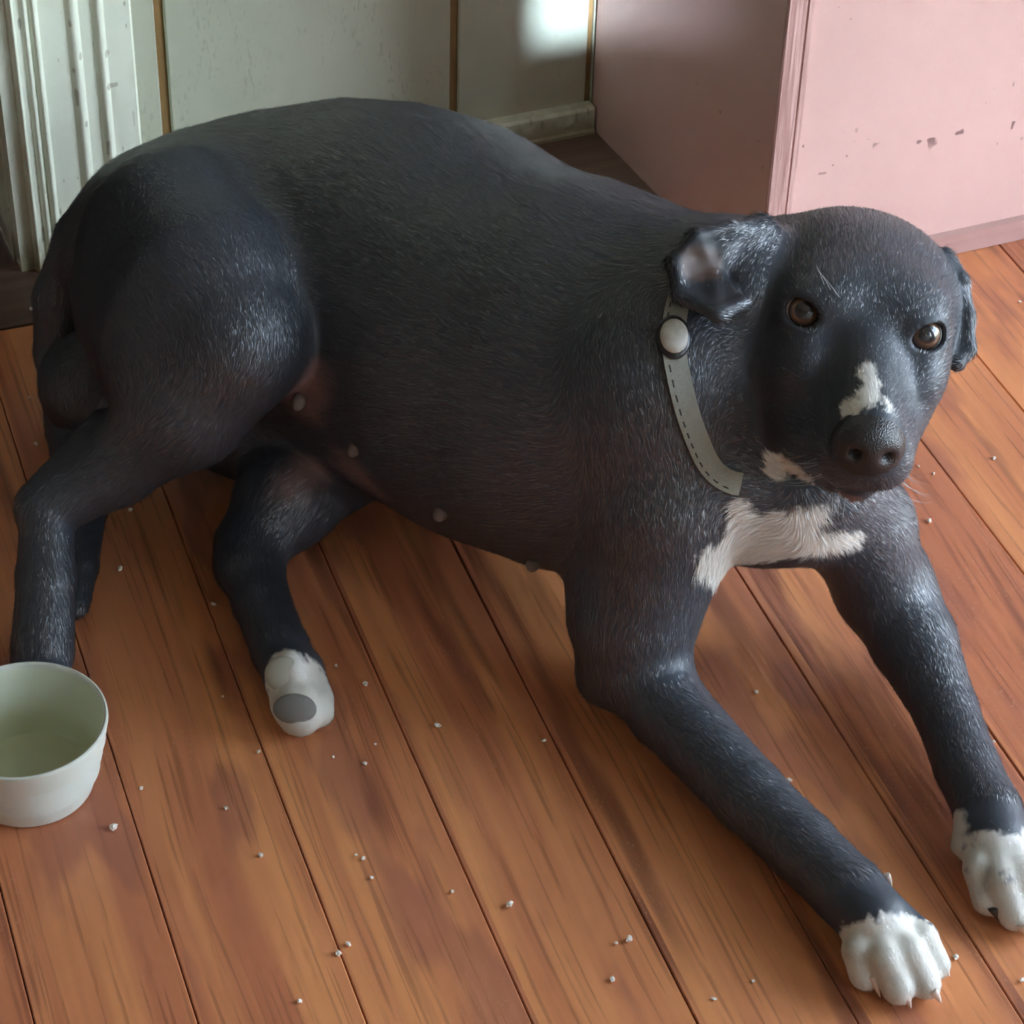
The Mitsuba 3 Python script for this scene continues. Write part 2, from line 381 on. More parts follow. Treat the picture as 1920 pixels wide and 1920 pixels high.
# --- head, in its own frame: x towards the nose, y to the dog's left, z up
HF = V(-0.38876887, -0.90368501, 0.17947749)
HL = V(0.90719048, -0.40947039, -0.09664074)
HU = np.cross(HF, HL)
HO = V(0.7871111, 1.20243673, 0.3147898)
HS = 1.094
HAX = np.array([HF, HL, HU])


def hd(x, y, z):
    return tuple(HO + HS * (x * HF + y * HL + z * HU))


def hegg(c, r, k=.015, tilt=None):
    ax = HAX if tilt is None else trimesh.transformations.rotation_matrix(math.radians(tilt), [0, 1, 0])[:3, :3].T @ HAX
    egg(hd(*c), ax, HS * V(*r), k, -HF)


def hbone(a, b, ra, rb, k=.015):
    bone(hd(*a), hd(*b), HS * ra, HS * rb, k, -HF)


hegg((-.060, .000, -.009), (.072, .070, .053), .02)
hegg((-.020, 0, -.002), (.042, .052, .036), .015)
for s in (-1, 1):
    hegg((-.042, s * .039 - .005, -.034 - .002 * (s < 0)), (.046, .025, .035 + .007 * (s < 0)), .025)   # cheek muscle
    hegg((-.004, s * .027, .012), (.026, .023, .0135), .020)        # brow
    hegg((.006, s * .037, -.025), (.034, .018, .022), .025)         # cheek bone
    hegg((.004, s * .024 - .003, -.045), (.042, .025, .032), .025)
hbone((.012, 0, -.010), (.086, 0, -.0285), .0200, .0150, .016)     # bridge
hbone((.008, 0, -.036), (.082, 0, -.046), .036, .0250, .012)
for s in (-1, 1):
    hbone((.006, s * .023, -.056), (.080, s * .0120, -.056), .0265, .0185, .012)   # lips
hbone((.012, -.036, -.070), (.060, -.022, -.064), .0175, .0160, .012)              # loose lip of the right side
hbone((-.020, 0, -.072), (.076, 0, -.0735), .030, .0140, .004)     # lower jaw
hbone((-.015, -.038, -.091), (.060, -.010, -.0795), .020, .0125, .004)
hegg((.098, -.003, -.0375), (.0145, .0215, .0170), .005)           # nose
for s in (-1, 1):
    PRIMS.append(('egg', (V(*hd(.111, s * .0100 - .001, -.0405)), HAX, HS * V(.008, .0048, .0042)), -.003, None))
EYES = []
for s, c in ((-1, (.006, -.0405, .0035)), (1, (.0135, .0340, .0010))):
    d = V(.90, s * .27, .34)
    d /= np.linalg.norm(d)
    w = np.cross(V(0, 0, 1), d)                                        # towards the dog's left
    w /= np.linalg.norm(w)
    u = np.cross(d, w)
    w, u = w + s * .28 * u, u - s * .28 * w                            # outer corner higher
    ax = np.array([d, w / np.linalg.norm(w), u / np.linalg.norm(u)]) @ HAX
    ball(hd(*c), HS * .0150, .010, -HF)
    o = V(*hd(*c))
    PRIMS.append(('egg', (o + HS * (.0125 * ax[0] - .0008 * ax[2]), ax, HS * V(.0130, .0122, .0084)), -.002, None))   # opening of the lids
    PRIMS.append(('cone', (o, o + 1e-6, HS * .0127, HS * .0127), -.0006, None))
    EYES.append((o, ax))
# ears
def ear(rim, hub, th):
    for p, q in zip(rim[:-1], rim[1:]):
        sheet(hub, p, q, th, .006)
        bone(p, q, th * 1.5, th * 1.5, .004)


ear([(0.7440, 1.2861, 0.3500), (0.7161, 1.2778, 0.3600), (0.6876, 1.2743, 0.3620), (0.6686, 1.2675, 0.3500), (0.6652, 1.2495, 0.3350), (0.6804, 1.2211, 0.3330), (0.7027, 1.2277, 0.3330)], (0.6954, 1.2608, 0.3370), .0032)
bone((0.7457, 1.2869, 0.3380), (0.7188, 1.2512, 0.3220), .014, .012, .02)
ear([(0.8795, 1.2515, 0.3180), (0.8829, 1.2330, 0.3060), (0.8790, 1.2129, 0.2900), (0.8715, 1.1943, 0.2740), (0.8598, 1.1890, 0.2680), (0.8598, 1.2061, 0.2760)], (0.8718, 1.2201, 0.2870), .0030)

# --- toes
RF_TOES = [[((0.6753, 0.9294, 0.0240), .0135), ((0.6610, 0.9114, 0.0240), .0115), ((0.6611, 0.9006, 0.0120), .0112)],
           [((0.6793, 0.9225, 0.0270), .0120), ((0.6722, 0.8960, 0.0280), .0115), ((0.6757, 0.8818, 0.0125), .0115)],
           [((0.6871, 0.9220, 0.0270), .0120), ((0.6890, 0.8949, 0.0280), .0113), ((0.6946, 0.8792, 0.0120), .0110)],
           [((0.6968, 0.9312, 0.0240), .0130), ((0.7052, 0.9067, 0.0240), .0115), ((0.7096, 0.8910, 0.0115), .0102)]]
LF_TOES = [[((0.7912, 0.9683, 0.0240), .0135), ((0.7747, 0.9463, 0.0240), .0115), ((0.7727, 0.9281, 0.0120), .0115)],
           [((0.7948, 0.9585, 0.0270), .0135), ((0.7813, 0.9272, 0.0280), .0115), ((0.7822, 0.9094, 0.0125), .0115)],
           [((0.8025, 0.9556, 0.0270), .0135), ((0.7958, 0.9252, 0.0280), .0122), ((0.7983, 0.9057, 0.0120), .0110)],
           [((0.8132, 0.9652, 0.0240), .0130), ((0.8173, 0.9394, 0.0240), .0115), ((0.8190, 0.9217, 0.0115), .0102)]]
LH_TOES = [[((0.3920, 1.3009, 0.0260), .0195), ((0.3871, 1.2730, 0.0220), .0190), ((0.3867, 1.2645, 0.0200), .0175)],
           [((0.4038, 1.3053, 0.0220), .0150), ((0.4030, 1.2762, 0.0180), .0130), ((0.4012, 1.2639, 0.0160), .0115)],
           [((0.3881, 1.3007, 0.0340), .0130), ((0.3914, 1.2938, 0.0400), .0120), ((0.3903, 1.2856, 0.0400), .0110)]]
RH_TOES = [[((0.2205, 1.3918, 0.0240), .0150), ((0.2067, 1.3704, 0.0200), .0135), ((0.1995, 1.3607, 0.0120), .0115)],
           [((0.2253, 1.3868, 0.0240), .0150), ((0.2137, 1.3575, 0.0210), .0135), ((0.2084, 1.3482, 0.0120), .0115)],
           [((0.2320, 1.3842, 0.0240), .0150), ((0.2241, 1.3546, 0.0200), .0135), ((0.2209, 1.3452, 0.0120), .0115)]]
chain([((0.7848, 0.9770, 0.0340), .0115), ((0.7742, 0.9694, 0.0240), .0080)], k=.003, k0=.008)   # dewclaw digit
for paw in (RF_TOES, LF_TOES, LH_TOES, RH_TOES):
    for toe in paw:
        chain(toe, k=.0025, k0=.005)


def skin_mesh(vox):
    lo, hi = V(.10, .78, -.02), V(1.06, 1.92, .47)
    nb = 8
    n = (np.ceil((hi - lo) / (vox * nb)).astype(int)) * nb + 1
    grid = np.full(n, 1.0, np.float32)
    bs = vox * nb
    bi = np.stack(np.meshgrid(*[np.arange((m - 1) // nb) for m in n], indexing='ij'), -1).reshape(-1, 3)
    cen = lo + (bi + 0.5) * bs
    half = bs * math.sqrt(3) / 2
    per = np.array([dist(q, cen) for q in PRIMS])
    tot = field(cen)
    for b, v in zip(bi[tot < 0], tot[tot < 0]):
        grid[tuple(slice(x * nb, x * nb + nb + 1) for x in b)] = -1.0
    near = np.abs(tot) < half * 1.6 + 0.006
    off = np.stack(np.meshgrid(*[np.arange(nb + 1)] * 3, indexing='ij'), -1).reshape(-1, 3)
    ks = np.array([abs(q[2]) for q in PRIMS])
    sel = np.nonzero(near)[0]
    use = (per[:, sel] < (tot[sel] + ks[:, None] + 2 * half + 0.01)[None].reshape(len(PRIMS), -1) if False else per[:, sel] < tot[sel][None] + ks[:, None] + 2.2 * half)
    CH = 400
    for s in range(0, len(sel), CH):
        blk = sel[s:s + CH]
        pts = (lo + (bi[blk][:, None] * nb + off[None]) * vox)
        val = np.full(pts.shape[:2], 1.0)
        for i in range(len(PRIMS)):
            m = use[i, s:s + CH]
            if m.any():
                q = pts[m].reshape(-1, 3)
                val[m] = blend(val[m].reshape(-1), dist(PRIMS[i], q), PRIMS[i][2]).reshape(-1, len(off))
        for b, v in zip(bi[blk], val):
            grid[tuple(slice(x * nb, x * nb + nb + 1) for x in b)] = v.reshape(nb + 1, nb + 1, nb + 1)
    # surface nets
    ins = grid < 0
    c8 = [ins[a:n[0] - 1 + a, b:n[1] - 1 + b, c:n[2] - 1 + c] for a in (0, 1) for b in (0, 1) for c in (0, 1)]
    cnt = sum(x.astype(np.int8) for x in c8)
    cell = np.argwhere((cnt > 0) & (cnt < 8))
    acc, wgt = np.zeros((len(cell), 3)), np.zeros(len(cell))
    corner = [(a, b, c) for a in (0, 1) for b in (0, 1) for c in (0, 1)]
    vals = np.stack([grid[tuple((cell + np.array(k)).T)] for k in corner], 1).astype(float)
    for i in range(8):
        for j in range(i + 1, 8):
            d = np.array(corner[j]) - np.array(corner[i])
            if np.abs(d).sum() != 1:
                continue
            m = (vals[:, i] < 0) != (vals[:, j] < 0)
            t = vals[m, i] / (vals[m, i] - vals[m, j])
            acc[m] += np.array(corner[i]) + t[:, None] * d
            wgt[m] += 1
    verts = lo + (cell + acc / wgt[:, None]) * vox
    idx = np.full(np.array(n) - 1, -1, np.int32)
    idx[tuple(cell.T)] = np.arange(len(cell))
    faces = []
    for ax in range(3):
        u, w = (ax + 1) % 3, (ax + 2) % 3
        sl0, sl1 = [slice(None)] * 3, [slice(None)] * 3
        sl0[ax], sl1[ax] = slice(0, n[ax] - 1), slice(1, n[ax])
        a, b = ins[tuple(sl0)], ins[tuple(sl1)]
        e = np.argwhere(a != b)
        e = e[(e[:, u] > 0) & (e[:, w] > 0) & (e[:, u] < n[u] - 1) & (e[:, w] < n[w] - 1)]
        flip = a[tuple(e.T)]
        q = []
        for du, dw in ((1, 1), (0, 1), (0, 0), (1, 0)):
            o = e.copy()
            o[:, u] -= du
            o[:, w] -= dw
            q.append(idx[tuple(o.T)])
        q = np.stack(q, 1)
        q[~flip] = q[~flip][:, ::-1]
        faces.append(q)
    q = np.vstack(faces)
    m = trimesh.Trimesh(verts, np.vstack([q[:, [0, 1, 2]], q[:, [0, 2, 3]]]), process=False)
    parts = trimesh.graph.connected_components(m.edges, min_len=2000)
    big = max(parts, key=len)
    m.update_vertices(np.isin(np.arange(len(verts)), big))
    m.vertices[:, 2] = np.maximum(m.vertices[:, 2], 0.0004)
    return m


def relax(m, times):
    import scipy.sparse as sp
    e = m.edges_unique
    n = len(m.vertices)
    A = sp.coo_matrix((np.ones(2 * len(e)), (np.r_[e[:, 0], e[:, 1]], np.r_[e[:, 1], e[:, 0]])), shape=(n, n)).tocsr()
    deg = np.maximum(np.asarray(A.sum(1)), 1)
    v = np.array(m.vertices)
    for i in range(times):
        for lam in (0.5, -0.52):
            v = v + lam * (A @ v / deg - v)
    m.vertices = v


dog = skin_mesh(VOX)
relax(dog, 4)
#@ENDSHAPE
# --- coat colours: patches of white hair and bare skin where the dog has them, plus shade painted into the ear hollow
TO_CAM = -FWD
DV = np.array(dog.vertices)
DN = np.array(dog.vertex_normals)
BLACK, WHITE, SKIN = V(.0330, .0395, .0490), V(.74, .725, .67), V(.22, .13, .115)


def near_seg(p, a, b, ra, rb):
    a, b = V(*a), V(*b)
    ba = b - a
    h = np.clip(((p - a) @ ba) / max(ba @ ba, 1e-12), 0, 1)
    return np.linalg.norm(p - a - h[:, None] * ba, axis=1) - (ra + (rb - ra) * h)


WHITE_PATCHES = [   # capsules in the body: (a, b, radius a, radius b, raggedness)
    ((.6740, 1.1785, .1560), (.7000, 1.1720, .1620), .0170, .0200, .012),
    ((.6800, 1.1820, .1400), (.6850, 1.1890, .1220), .0120, .0060, .008),
    ((.6970, 1.1800, .1520), (.7304, 1.1590, .1640), .0200, .0160, .009),
    ((.6960, 1.1725, .1760), (.6890, 1.1750, .1930), .0180, .0090, .009),
    ((.7180, 1.1650, .1780), (.7440, 1.1550, .1960), .0150, .0045, .008),
    ((.7300, 1.1590, .1620), (.7650, 1.1510, .1650), .0150, .0100, .010),
    (hd(.060, -.004, -.006), hd(.085, -.006, -.016), .0040, .0095, .008),
    (hd(.086, -.012, -.022), hd(.088, .004, -.018), .0095, .0065, .008),
    (hd(.012, -.052, -.096), hd(.055, -.026, -.095), .0085, .0085, .006),
    ((0.6739, 0.9024, 0.0240), (0.6956, 0.8940, 0.0240), .0300, .0240, .010),
    ((0.6641, 0.8932, 0.0140), (0.7040, 0.8777, 0.0140), .0240, .0240, .006),
    ((0.7841, 0.9442, 0.0240), (0.8021, 0.9293, 0.0240), .0260, .0260, .010),
    ((0.7750, 0.9199, 0.0120), (0.7991, 0.9106, 0.0120), .0260, .0260, .006),
    ((0.7786, 0.9776, 0.0320), (0.7735, 0.9690, 0.0220), .0130, .0120, .003),
    ((0.3883, 1.2806, 0.0300), (0.3883, 1.2697, 0.0180), .0250, .0280, .008),
    ((0.3858, 1.2893, 0.0420), (0.3871, 1.2845, 0.0420), .0150, .0150, .005),
    ((0.2076, 1.3538, 0.0100), (0.2205, 1.3488, 0.0100), .0150, .0150, .005),
]
SKIN_PATCHES = [((.4559, 1.4463, .1662), (.4650, 1.4420, .1800), .022, .020), ((.440, 1.41, .10), (.470, 1.40, .10), .030, .030), ((0.4438, 1.4510, 0.0750), (0.4815, 1.4632, 0.0900), .012, .012)]


def coat(p):
    wob = meshkit.fbm(p * np.array([260.0, 260.0, 110.0]), 3, 5) - 0.5
    wob2 = meshkit.fbm(p * 70.0, 2, 9) - 0.5
    white = np.zeros(len(p))
    for a, b, ra, rb, rag in WHITE_PATCHES:
        d = near_seg(p, a, b, ra, rb) + rag * (wob * 1.4 + wob2 * 0.8)
        white = np.maximum(white, np.clip(0.5 - d / 0.003, 0, 1))
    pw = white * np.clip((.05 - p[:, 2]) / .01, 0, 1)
    skin = np.zeros(len(p))
    for a, b, ra, rb in SKIN_PATCHES:
        skin = np.maximum(skin, np.clip(0.5 - (near_seg(p, a, b, ra, rb) + 0.012 * wob2) / 0.02, 0, 1))
    ear_in = np.clip(0.5 - (near_seg(p, (0.6818, 1.2640, 0.3470), (0.6904, 1.2608, 0.3470), .013, .012) + .006 * wob) / .006, 0, 1)
    lip = np.clip(0.5 - near_seg(p, hd(.083, -.012, -.0835), hd(.089, .002, -.0835), .0042, .0042) / .003, 0, 1)
    c = BLACK + skin[:, None] * 0.8 * (SKIN - BLACK)
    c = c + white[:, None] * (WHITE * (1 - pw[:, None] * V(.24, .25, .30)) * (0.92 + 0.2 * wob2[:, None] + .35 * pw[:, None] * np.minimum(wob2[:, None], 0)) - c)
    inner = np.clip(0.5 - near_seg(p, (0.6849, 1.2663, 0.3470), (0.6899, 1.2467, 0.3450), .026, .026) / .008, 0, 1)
    c = c * (1 - .55 * inner[:, None])  # shade of the ear hollow, darkened into the coat colour
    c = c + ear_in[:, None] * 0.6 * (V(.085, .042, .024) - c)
    return c + lip[:, None] * 0.6 * (V(.32, .17, .145) - c), white, skin


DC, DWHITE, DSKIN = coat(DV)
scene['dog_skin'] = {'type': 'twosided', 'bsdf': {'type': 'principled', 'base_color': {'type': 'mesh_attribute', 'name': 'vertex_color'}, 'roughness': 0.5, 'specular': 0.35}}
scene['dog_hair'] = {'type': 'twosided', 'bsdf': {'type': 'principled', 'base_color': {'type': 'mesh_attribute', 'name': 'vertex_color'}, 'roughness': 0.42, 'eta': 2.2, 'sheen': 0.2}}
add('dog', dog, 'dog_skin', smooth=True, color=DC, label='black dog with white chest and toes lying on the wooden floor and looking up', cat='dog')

# --- short fur: one thin blade per hair, lying along the flow of the coat
FLOW = np.zeros((len(DV), 3))
best = np.full(len(DV), 9.0)
for q in PRIMS:
    if q[3] is not None and q[2] > 0:
        dd = np.maximum(dist(q, DV), -0.02)
        w = np.exp(-np.clip(dd, -0.02, 0.05) / 0.006)
        FLOW += w[:, None] * q[3]
FLOW[np.linalg.norm(FLOW, axis=1) < 1e-6] = (0, 0.3, -1)
FLOW -= DN * (FLOW * DN).sum(1)[:, None]
FLOW /= np.linalg.norm(FLOW, axis=1)[:, None] + 1e-9


def fur(count, seed):
    r = np.random.default_rng(seed)
    pts, fid = trimesh.sample.sample_surface(dog, count, seed=seed)
    pts = np.array(pts)
    tri = dog.faces[fid]
    bary = trimesh.triangles.points_to_barycentric(dog.triangles[fid], pts)
    mixv = lambda a: (a[tri] * bary[:, :, None]).sum(1)  # noqa: E731
    n, fl = mixv(DN), mixv(FLOW)
    n /= np.linalg.norm(n, axis=1)[:, None]
    c, white, skin = coat(pts)
    hq = np.stack([(pts - HO) @ HF, (pts - HO) @ HL, (pts - HO) @ HU], 1) / HS
    head = np.clip(1.4 - np.linalg.norm((hq - V(.03, 0, -.02)) / V(.10, .085, .07), axis=1), 0, 1)
    nose = np.linalg.norm((hq - V(.098, -.003, -.0375)) / V(.019, .0245, .0200), axis=1) < 1
    eye = np.zeros(len(pts), bool)
    for o, ax in EYES:
        eye |= np.linalg.norm((pts - o - HS * .009 * ax[0]) @ ax.T / V(1, 1, .82), axis=1) < HS * .0142
    inner = near_seg(pts, (0.6849, 1.2663, 0.3470), (0.6899, 1.2467, 0.3450), .026, .026) < 0
    inner &= (n @ TO_CAM > .2)
    keep = ~nose & ~eye & (~inner | (r.random(len(pts)) < .25)) & (r.random(len(pts)) > skin * (1 - white) * .8) & (pts[:, 2] > 0.002)
    pts, n, fl, c, white, head, tri = pts[keep], n[keep], fl[keep], c[keep], white[keep], head[keep], tri[keep]
    m = len(pts)
    sw = meshkit.fbm(pts * 38.0, 3, 21) - 0.5
    side = np.cross(n, fl)
    fl = fl + side * (sw * 0.9 + r.normal(0, .16, m))[:, None]
    fl /= np.linalg.norm(fl, axis=1)[:, None] + 1e-9
    lift = 0.10 + 0.10 * r.random(m) + 0.16 * white
    L = (0.0075 - 0.0035 * head + 0.0035 * white * (1 - head)) * (0.7 + 0.5 * r.random(m))
    paw = np.minimum.reduce([near_seg(pts, (0.6777, 0.9195, 0.0200), (0.6913, 0.8842, 0.0150), .045, .045), near_seg(pts, (0.7880, 0.9546, 0.0200), (0.7930, 0.9153, 0.0150), .045, .045), near_seg(pts, (0.3911, 1.2979, 0.0300), (0.3877, 1.2677, 0.0200), .03, .03)]) < 0
    L = np.where(paw, L * 0.34, L)
    lift = np.where(paw, lift * 0.5, lift)
    d = fl + n * lift[:, None]
    side = np.cross(n, d)
    side /= np.linalg.norm(side, axis=1)[:, None] + 1e-9
    w = (0.00033 - 0.00006 * head)[:, None] * (0.8 + 0.5 * r.random(m))[:, None]
    root = pts - n * 0.0006
    tip = pts + d * L[:, None]
    tip[:, 2] = np.maximum(tip[:, 2], 0.0006)
    v = np.stack([root - side * w, root + side * w, tip], 1).reshape(-1, 3)
    nn = n + side * r.normal(0, .24, m)[:, None] + fl * r.normal(0, .15, m)[:, None]
    nn /= np.linalg.norm(nn, axis=1)[:, None]
    f = np.arange(3 * m).reshape(-1, 3)
    col = c * np.where(white > .5, 0.85 + 0.3 * r.random(m), 0.45 + 1.0 * r.random(m)**1.3)[:, None]
    return v, f, np.repeat(nn, 3, 0), np.repeat(col, 3, 0)


FUR_COUNT = 620000
fv, ff, fn, fc = fur(FUR_COUNT, 11)
path = meshkit.write_ply((fv, ff), False, None, fc, normals=fn)
scene['dog__fur'] = {'type': 'ply', 'filename': path, 'face_normals': False, 'bsdf': {'type': 'ref', 'id': 'dog_hair'}}
say('dog__fur', 'short glossy black fur, white on chest and toes', kind='stuff')

# --- nose leather, eyes, claws, pads, teats
def egg_mesh(c, ax, rad, sub=3):
    m = trimesh.creation.icosphere(subdivisions=sub)
    m.vertices = m.vertices * V(*rad) @ np.asarray(ax, float) + V(*c)
    if np.linalg.det(np.asarray(ax, float)) < 0:
        m.invert()
    return m


def frame(d, up=(0, 0, 1)):
    d = V(*d)
    d = d / np.linalg.norm(d)
    w = np.cross(V(*up), d)
    w /= np.linalg.norm(w)
    return np.array([d, w, np.cross(d, w)])


scene['eye_gloss'] = {'type': 'twosided', 'bsdf': {'type': 'principled', 'base_color': {'type': 'mesh_attribute', 'name': 'vertex_color'}, 'roughness': 0.08, 'specular': 0.6, 'clearcoat': 1.0, 'clearcoat_gloss': 0.97}}
for i, (o, ax) in enumerate(EYES):
    m = trimesh.creation.icosphere(subdivisions=5)
    gaze = ax[0] * 0.55 + TO_CAM * 0.45
    gaze /= np.linalg.norm(gaze)
    ang = np.arccos(np.clip(m.vertices @ gaze, -1, 1))
    up = m.vertices @ HU
    sm = lambda a, b: np.clip((ang - a) / (b - a), 0, 1)[:, None]  # noqa: E731
    c = V(.012, .012, .014) + sm(.46, .52) * (V(.12, .066, .038) - V(.012, .012, .014))
    c = c + sm(.62, .76) * (V(.075, .040, .022) - c)
    c = c + sm(.78, .84) * (V(.015, .012, .012) - c)
    c = c + sm(.90, .96) * (V(.50, .48, .46) - c)
    m.vertices = m.vertices * HS * .0126 + o
    add(num('dog__eye', i), m, 'eye_gloss', smooth=True, color=c, label='brown eye' if i == 0 else None)

scene['nose_leather'] = {'type': 'twosided', 'bsdf': {'type': 'bumpmap', 'arbitrary': proc(lambda p, n, uv: mikit.voronoi(p.x * 900 + p.y * 300, p.z * 900 + p.y * 500)[0], 2e-4), 'scale': 0.0004, 'bsdf': {
    'type': 'principled', 'base_color': {'type': 'rgb', 'value': [0.016, 0.015, 0.016]}, 'roughness': 0.32, 'specular': 0.6}}}
hv = np.stack([(DV - HO) @ HF, (DV - HO) @ HL, (DV - HO) @ HU], 1) / HS
inn = np.linalg.norm((hv - V(.100, -.003, -.0375)) / V(.0185, .0245, .0195), axis=1) < 1
fs = dog.faces[inn[dog.faces].all(1)]
ids, inv = np.unique(fs, return_inverse=True)
nose = trimesh.Trimesh(DV[ids] + DN[ids] * 0.0007, inv.reshape(-1, 3), process=False)
add('dog__nose', nose, 'nose_leather', smooth=True, label='black nose')

scene['claw_horn'] = plain((.60, .50, .42), 0.35, 0.5)
scene['claw_dark'] = plain((.05, .042, .04), 0.35, 0.5)


def claw(a, b, r, key='claw_horn'):
    a, b = V(*a), V(*b)
    mid = (a + b) / 2 + V(0, 0, .0022)
    pts = [(1 - t)**2 * a + 2 * t * (1 - t) * mid + t * t * b for t in np.linspace(0, 1, 7)]
    rings, k = [], 8
    for i, p in enumerate(pts):
        fr = frame(b - a)
        rr = r * (1 - (i / 6)**1.6 * 0.85)
        rings += [p + rr * (math.cos(x) * fr[1] * 0.8 + math.sin(x) * fr[2]) for x in np.arange(k) * 2 * math.pi / k]
    f = [[i * k + j, i * k + (j + 1) % k, (i + 1) * k + (j + 1) % k] for i in range(6) for j in range(k)] + [[i * k + j, (i + 1) * k + (j + 1) % k, (i + 1) * k + j] for i in range(6) for j in range(k)]
    rings += [pts[-1] + (b - a) * .05, pts[0]]
    f += [[48 + j, 48 + (j + 1) % k, 56] for j in range(k)] + [[(j + 1) % k, j, 57] for j in range(k)]
    m = trimesh.Trimesh(np.array(rings), f, process=False)
    m.vertices[:, 2] = np.maximum(m.vertices[:, 2], 0.0006)
    return claws.append((m, key))


claws = []
claw((0.6610, 0.8938, 0.0185), (0.6647, 0.8849, 0.0050), .0040)
claw((0.6752, 0.8745, 0.0155), (0.6799, 0.8697, 0.0035), .0036)
claw((0.6940, 0.8705, 0.0150), (0.7008, 0.8664, 0.0035), .0038)
claw((0.7112, 0.8871, 0.0130), (0.7174, 0.8839, 0.0040), .0034)
claw((0.7055, 0.9579, 0.0330), (0.7088, 0.9529, 0.0250), .0034)
claw((0.7732, 0.9698, 0.0240), (0.7728, 0.9672, 0.0110), .0036)
claw((0.7691, 0.9169, 0.0165), (0.7743, 0.9122, 0.0040), .0042, 'claw_dark')
claw((0.7799, 0.8983, 0.0155), (0.7844, 0.8940, 0.0040), .0040)
claw((0.4088, 1.2689, 0.0160), (0.4070, 1.2646, 0.0040), .0032)
claw((0.2016, 1.3611, 0.0120), (0.1981, 1.3603, 0.0030), .0034)
claw((0.2092, 1.3497, 0.0120), (0.2072, 1.3483, 0.0030), .0034)
for i, (m, key) in enumerate(claws):
    add(num('dog__claw', i), m, key, smooth=True, label='dark claw' if key == 'claw_dark' else None)

scene['pad_skin'] = {'type': 'twosided', 'bsdf': {'type': 'bumpmap', 'arbitrary': proc(lambda p, n, uv: noise(p.x * 1500, p.y * 1500, p.z * 1500), 2e-4), 'scale': 0.0006, 'bsdf': {
    'type': 'principled', 'base_color': {'type': 'rgb', 'value': [0.17, 0.165, 0.145]}, 'roughness': 0.6, 'specular': 0.4}}}
scene['pale_pad_skin'] = plain((.34, .33, .26), 0.6, 0.4)
fr = frame(TO_CAM)
for i, (c, rad, key) in enumerate([(V(*(0.3858, 1.2692, 0.0215)) + TO_CAM * .0155, (.0062, .0160, .0112), 'pad_skin'), (V(*(0.3836, 1.2904, 0.0380)) + TO_CAM * .0075, (.0060, .0135, .0130), 'pale_pad_skin'), (V(*(0.3958, 1.2853, 0.0330)) + TO_CAM * .0090, (.0040, .0056, .0048), 'pad_skin')]):
    add(num('dog__paw_pad', i), egg_mesh(c, fr, rad), key, smooth=True, label='grey pad of the upturned hind paw' if i == 0 else None)

scene['teat_skin'] = plain((.15, .115, .10), 0.6, 0.4)
for i, (c, d, L) in enumerate([((.482, 1.4002, .1439), (-.75, -.45, -.5), .0105), ((.5225, 1.3287, .1220), (-.7, -.5, -.5), .0080), ((.5769, 1.2793, .0955), (-.52, -.61, -.59), .0075), ((.4525, 1.4470, .1610), (-.7, -.6, -.5), .0085)]):
    add(num('dog__teat', i), egg_mesh(c, frame(d), (L, .0056, .0056)), 'teat_skin', smooth=True)

# whiskers on brow and muzzle
def hair_tube(a, b, sag, r0):
    a, b = V(*a), V(*b)
    pts = np.array([(1 - t) * a + t * b + V(0, 0, sag * 4 * t * (1 - t)) for t in np.linspace(0, 1, 6)])
    fr = frame(b - a)
    k = 4
    rr = r0 * np.linspace(1, .25, 6)
    v = np.array([p + q * (math.cos(x) * fr[1] + math.sin(x) * fr[2]) for p, q in zip(pts, rr) for x in np.arange(k) * math.pi / 2])
    f = [[i * k + j, i * k + (j + 1) % k, (i + 1) * k + (j + 1) % k] for i in range(5) for j in range(k)] + [[i * k + j, (i + 1) * k + (j + 1) % k, (i + 1) * k + j] for i in range(5) for j in range(k)]
    return trimesh.Trimesh(v, f, process=False)


wr = np.random.default_rng(5)
wh = []
for s in (-1, 1):
    for k in range(9):
        a = (.078 + .016 * wr.random(), s * (.022 + .004 * wr.random()), -.052 - .026 * wr.random())
        b = (a[0] + .006 * wr.normal(), a[1] + s * (.016 + .008 * wr.random()), a[2] - .004 - .010 * wr.random())
        wh.append(hair_tube(hd(*a), hd(*b), -.002, .00022))
    for k in range(3):
        a = (.010 + .004 * k, s * (.030 - .004 * k), .020)
        wh.append(hair_tube(hd(*a), hd(a[0] + .002, a[1] + s * (.010 + .004 * k), a[2] + .018), .001, .00024))
for k in range(8):
    a = (.070 - .012 * wr.random(), -.012 + .010 * wr.random(), -.088)
    wh.append(hair_tube(hd(*a), hd(a[0] + .008, a[1] + .006 * wr.normal(), a[2] - .018), -.001, .00020))
scene['whisker_hair'] = plain((.30, .30, .30), 0.4, 0.5)
add('dog__whiskers', trimesh.util.concatenate(wh), 'whisker_hair', label='fine pale whiskers on muzzle and brow', kind='stuff')

# ------------------------------------------------------------------ collar: a webbing strap laid on the neck
loop = [(0.6592, 1.2447, 0.2980), (0.6561, 1.2293, 0.2750), (0.6631, 1.2091, 0.2400), (0.6763, 1.1883, 0.2180), (0.7050, 1.1778, 0.2120), (0.7481, 1.1801, 0.2150), (.772, 1.168, .220), (.815, 1.215, .230), (.822, 1.285, .285), (0.7715, 1.3059, 0.3250), (0.7276, 1.2956, 0.3300), (0.6895, 1.2760, 0.3220)]
from scipy.interpolate import CubicSpline
LP = np.array(loop + loop[:1], float)
tk = np.r_[0, np.cumsum(np.linalg.norm(np.diff(LP, axis=0), axis=1))]
NA = 140
ring = CubicSpline(tk, LP, bc_type='periodic')(np.arange(NA) / NA * tk[-1])


